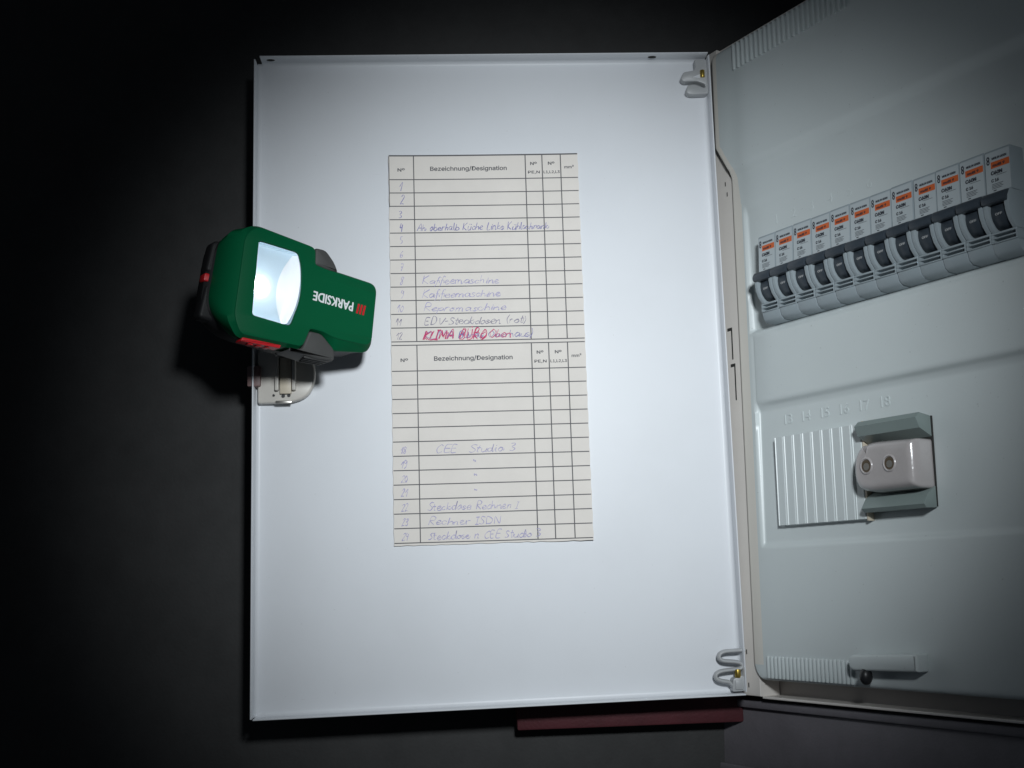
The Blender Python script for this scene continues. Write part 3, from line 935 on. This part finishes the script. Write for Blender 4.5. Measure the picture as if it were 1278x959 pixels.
# ------------------------------------------------------------------ the work light
wl = thing('work_light', 'green and black handheld work light with a lit lens, stuck to the door edge', 'work light', TORCH)
RAD = [4, 4, 2, 3, 5, 7, 7, 5, 3, 2, 4, 6, 6, 6]
A0 = [(-30.5, -35.0), (16, -32.6), (20, -18.4), (30, -18.2), (40, -20.6), (70.0, -19.2), (69.0, 27.2), (36, 27.8), (27, 27.6), (17.5, 28.6), (16, 40.6), (-30, 43.0), (-37.6, 34), (-37.0, -24)]
A1 = [(-32.0, -36.8), (16.4, -34.4), (20.4, -19.4), (30.2, -19.2), (41, -24.6), (71.6, -21.4), (70.6, 28.6), (37, 29.2), (27, 28.8), (17.7, 29.8), (16.4, 42.0), (-30.5, 44.6), (-41.0, 37.0), (-41.0, -25)]
A2 = [(-30.0, -36.2), (16.4, -34.6), (20.6, -19.8), (30.4, -19.6), (42, -28.0), (72.2, -22.6), (71.2, 29.0), (37, 29.6), (27, 29.2), (17.9, 30.2), (16.6, 42.2), (-28.0, 44.6), (-46.0, 38.5), (-46.8, -22)]
A3 = [(-27.0, -33.6), (16.4, -34.0), (20.8, -20.0), (30.5, -19.8), (42, -28.4), (72.0, -22.4), (71.0, 29.0), (37, 29.6), (27, 29.4), (18.0, 30.4), (16.4, 41.6), (-24.0, 43.4), (-47.0, 37.0), (-48.4, -18)]
def dep(x, d_head, d_tail):
    t = smooth(14, 44, x)
    return d_head + (d_tail - d_head) * t
def sec(poly, rad, dh, dt, k=6):
    return [(x, y, -dep(x, dh, dt)) for x, y in rounded(poly, rad, k)]
def inset(poly, d):
    cx_, cy_ = 8.0, 4.0
    out = []
    n = len(poly)
    for i in range(n):
        p = Vector(poly[i]); a = Vector(poly[i - 1]); b = Vector(poly[(i + 1) % n])
        e1 = (p - a).normalized(); e2 = (b - p).normalized()
        nn = Vector((-e1.y, e1.x)) + Vector((-e2.y, e2.x))
        nn.normalize()
        out.append((p.x + nn.x * d, p.y + nn.y * d))
    return out
def loft(bm, secs, cap0=True, cap1=True):
    R_ = [[bm.verts.new(p) for p in s] for s in secs]
    n = len(R_[0])
    for a, b in zip(R_, R_[1:]):
        for j in range(n):
            bm.faces.new((a[j], a[(j + 1) % n], b[(j + 1) % n], b[j]))
    if cap0:
        bm.faces.new(R_[0])
    if cap1:
        bm.faces.new(R_[-1][::-1])
    return R_
big = [9, 4, 2, 3, 5, 7, 7, 5, 3, 2, 4, 10, 12, 14]
lens_poly = rounded([(-24.6, -20.0), (4.6, -20.6), (9.0, -3), (9.4, 8), (7.2, 24), (3.0, 33.4), (-27.4, 33.2)], [2.5, 3, 8, 8, 8, 3, 2.5], 6)
bm = bmesh.new()
R_ = loft(bm, [sec(inset(A0, 1.0), RAD, 0, 0), sec(inset(A0, 0.3), RAD, 0.3, 0.3), sec(A0, RAD, 1.0, 1.0), sec(A1, RAD, 4.0, 3.6), sec(A2, big, 12.0, 6.2), sec(A3, big, 22.0, 8.2), sec(inset(A3, 2.5), big, 22.6, 8.6)], cap0=False)
# front face with the lens opening
outer = [v.co.copy() for v in R_[0]]
hole = [Vector((x, y, 0)) for x, y in lens_poly]
tris = tessellate_polygon([outer, hole])
hv = [bm.verts.new(p) for p in hole]
allv = R_[0] + hv
for t3 in tris:
    try:
        bm.faces.new([allv[i] for i in t3])
    except ValueError:
        pass
# short wall of the opening
hb = [bm.verts.new((p.x, p.y, -3.2)) for p in hole]
for j in range(len(hv)):
    bm.faces.new((hv[j], hv[(j + 1) % len(hv)], hb[(j + 1) % len(hv)], hb[j]))
bmesh.ops.recalc_face_normals(bm, faces=bm.faces)
finish(bm, 'housing', M['green'], wl, smooth=True, angle=28)

# reflector: shallow pan with a white dish on the handle side
bm = bmesh.new()
n = len(lens_poly)
loft(bm, [[(x, y, -1.2) for x, y in [(-8.5 + (a + 8.5) * 0.985, 6.5 + (b - 6.5) * 0.985) for a, b in lens_poly]],
          [(-8.5 + (a + 8.5) * 0.95, 6.5 + (b - 6.5) * 0.96, -6.0) for a, b in lens_poly]], cap0=False, cap1=False)
f = bm.faces.new([bm.verts.new((-8.5 + (a + 8.5) * 0.95, 6.5 + (b - 6.5) * 0.96, -6.0)) for a, b in lens_poly])
bmesh.ops.remove_doubles(bm, verts=bm.verts, dist=0.001)
bmesh.ops.recalc_face_normals(bm, faces=bm.faces)
for f in bm.faces:
    if f.normal.z < 0:
        f.normal_flip()
finish(bm, 'reflector', M['reflector'], wl, smooth=True, angle=30)
# dish: part of a bowl between the inner arc and the right edge of the lens
bm = bmesh.new()
rows = []
for i in range(15):
    t = i / 14
    y = -19.0 + t * 51.0
    xi = -7.0 + 9.0 * ((t - 0.47) / 0.53) ** 2
    xo = 8.2 - 5.4 * abs((t - 0.52) / 0.5) ** 2.2
    row = []
    for j in range(7):
        s = j / 6
        row.append(bm.verts.new((xi + (xo - xi) * s, y, -5.8 + 4.4 * s ** 1.8)))
    rows.append(row)
for a, b in zip(rows, rows[1:]):
    for j in range(6):
        bm.faces.new((a[j], a[j + 1], b[j + 1], b[j]))
finish(bm, 'dish', M['dish'], wl, smooth=True, angle=80)
# lit diode
bm = bmesh.new()
bmesh.ops.create_uvsphere(bm, u_segments=20, v_segments=12, radius=1.0)
bmesh.ops.scale(bm, vec=(5.5, 6.0, 1.6), verts=bm.verts)
bmesh.ops.translate(bm, vec=(-19.5, 3.0, -4.6), verts=bm.verts)
finish(bm, 'diode', M['led'], wl, smooth=True)
# clear pane over the opening
pane = bpy.data.materials.new('clear_pane'); pane.use_nodes = True
nt = pane.node_tree
for nd in list(nt.nodes):
    nt.nodes.remove(nd)
out_ = nt.nodes.new('ShaderNodeOutputMaterial'); tr_ = nt.nodes.new('ShaderNodeBsdfTransparent'); gl = nt.nodes.new('ShaderNodeBsdfGlossy'); mx_ = nt.nodes.new('ShaderNodeMixShader'); fr_ = nt.nodes.new('ShaderNodeFresnel')
gl.inputs['Roughness'].default_value = 0.08
fr_.inputs['IOR'].default_value = 1.3
nt.links.new(fr_.outputs[0], mx_.inputs[0]); nt.links.new(tr_.outputs[0], mx_.inputs[1]); nt.links.new(gl.outputs[0], mx_.inputs[2]); nt.links.new(mx_.outputs[0], out_.inputs[0])
bm = bmesh.new()
bm.faces.new([bm.verts.new((x, y, -0.45)) for x, y in lens_poly])
finish(bm, 'lens_pane', pane, wl)

# black rubber back
B1 = [(-27.0, -33.2), (16.4, -33.6), (20.8, -27.0), (30.5, -27.5), (42, -28.2), (71.6, -22.4), (70.6, 28.6), (37, 29.4), (27, 31.0), (18.0, 34.0), (16.4, 41.0), (-24.0, 43.0), (-46.4, 36.5), (-48.0, -18)]
B2 = [(-28.0, -32.0), (16.4, -33.0), (22.0, -29.0), (30.5, -28.5), (42, -27.6), (70.0, -21.4), (69.2, 27.6), (37, 29.0), (27, 32.0), (18.0, 36.0), (16.4, 40.0), (-26.0, 41.0), (-50.5, 32.5), (-51.5, -20)]
B3 = [(-28.0, -29.0), (16.4, -29.0), (22.0, -26.0), (30.5, -24.5), (42, -22.6), (66.0, -17.4), (65.2, 23.6), (37, 25.0), (27, 28.0), (18.0, 32.0), (16.4, 36.0), (-26.0, 37.0), (-46.5, 29.5), (-47.5, -17)]
bm = bmesh.new()
loft(bm, [sec(inset(B1, 1.5), big, 22.0, 8.0), sec(B1, big, 22.4, 8.4), sec(B2, big, 27, 18), sec(B2, big, 36, 34), sec(B3, big, 46.0, 50.0), sec(inset(B3, 1.5), big, 47, 51.5)])
bmesh.ops.recalc_face_normals(bm, faces=bm.faces)
finish(bm, 'back_shell', M['black'], wl, smooth=True, angle=35)
# rubber bumpers at the head end with the red slider between
for y0, y1 in ((9.4, 33.0), (-24.0, 1.4)):
    prism('bumper', M['black'], wl, rounded([(-52.0, y0), (-40, y0), (-40, y1), (-50.0, y1)], [3.5, 1, 1, 6 if y0 > 0 else 3.5], 5), -36, -24, 'z', 2.0, 3)
prism('slider', M['red'], wl, rounded([(-52.2, 2.4), (-44, 2.4), (-44, 8.2), (-52.2, 8.2)], [1.5, .5, .5, 1.5], 3), -33, -24.5, 'z', 0.8, 2)
# side grips
gb = rounded([(20.4, -19.6), (29.8, -19.2), (41.6, -28.2), (42.4, -36.5), (28, -37.6), (6.0, -36.4), (16.6, -33.2)], [1.5, 3, 3, 2, 3, 1, 2], 4)
grip = prism('side_grip', M['grip'], wl, gb, -24, -1.6, 'z', 1.6, 3)
for i in range(4):
    bm = bmesh.new()
    add_prism(bm, rounded([(20.0 + i * 1.2, -37.2), (40.0, -36.2), (40.0, -37.5), (20.5 + i * 1.2, -38.5)], 0.4, 2), -6.4 - i * 4.4, -4.6 - i * 4.4, 'z', 0.3, 1)
    finish(bm, 'grip_ridge', M['grip'], grip, smooth=True)
gt = rounded([(17.8, 29.0), (28.0, 28.0), (37.0, 28.4), (33.0, 35.0), (25.0, 42.0), (16.6, 41.4)], [1.5, 2, 2, 3, 3, 2], 4)
prism('side_grip', M['grip'], wl, gt, -24, -1.6, 'z', 1.6, 3)
# red button on the lower flank of the head
bt = prism('flank_button', M['red'], wl, rounded([(-28.5, -38.6), (0.5, -37.0), (1.5, -33.8), (-27.5, -35.4)], 0.8, 3), -12.5, -3.0, 'z', 0.8, 2)
for i in range(3):
    bm = bmesh.new()
    add_box(bm, -22 + i * 6.4, -18.6 + i * 6.4, -39.0 + i * 0.33, -38.0, -10.5, -5.0, 0.3, 1)
    finish(bm, 'button_rib', M['red'], bt, smooth=True)
# lettering and the three stripes
bm = bmesh.new()
text_bm(bm, 'PARKSIDE', 51.0, 9.0, 6.9, 32.2, 0.06, 'left', bold=0.24, plane='xy', rot180=True, sans=False)
finish(bm, 'lettering', M['white_print'], wl)
for i in range(3):
    bm = bmesh.new()
    xs = 53.9 + i * 2.55
    bm.faces.new([bm.verts.new(p) for p in ((xs, 1.9, 0.06), (xs + 1.6, 1.9, 0.06), (xs + 1.6 + 0.9, 9.3, 0.06), (xs + 0.9, 9.3, 0.06))])
    finish(bm, 'stripe', M['red'], wl)
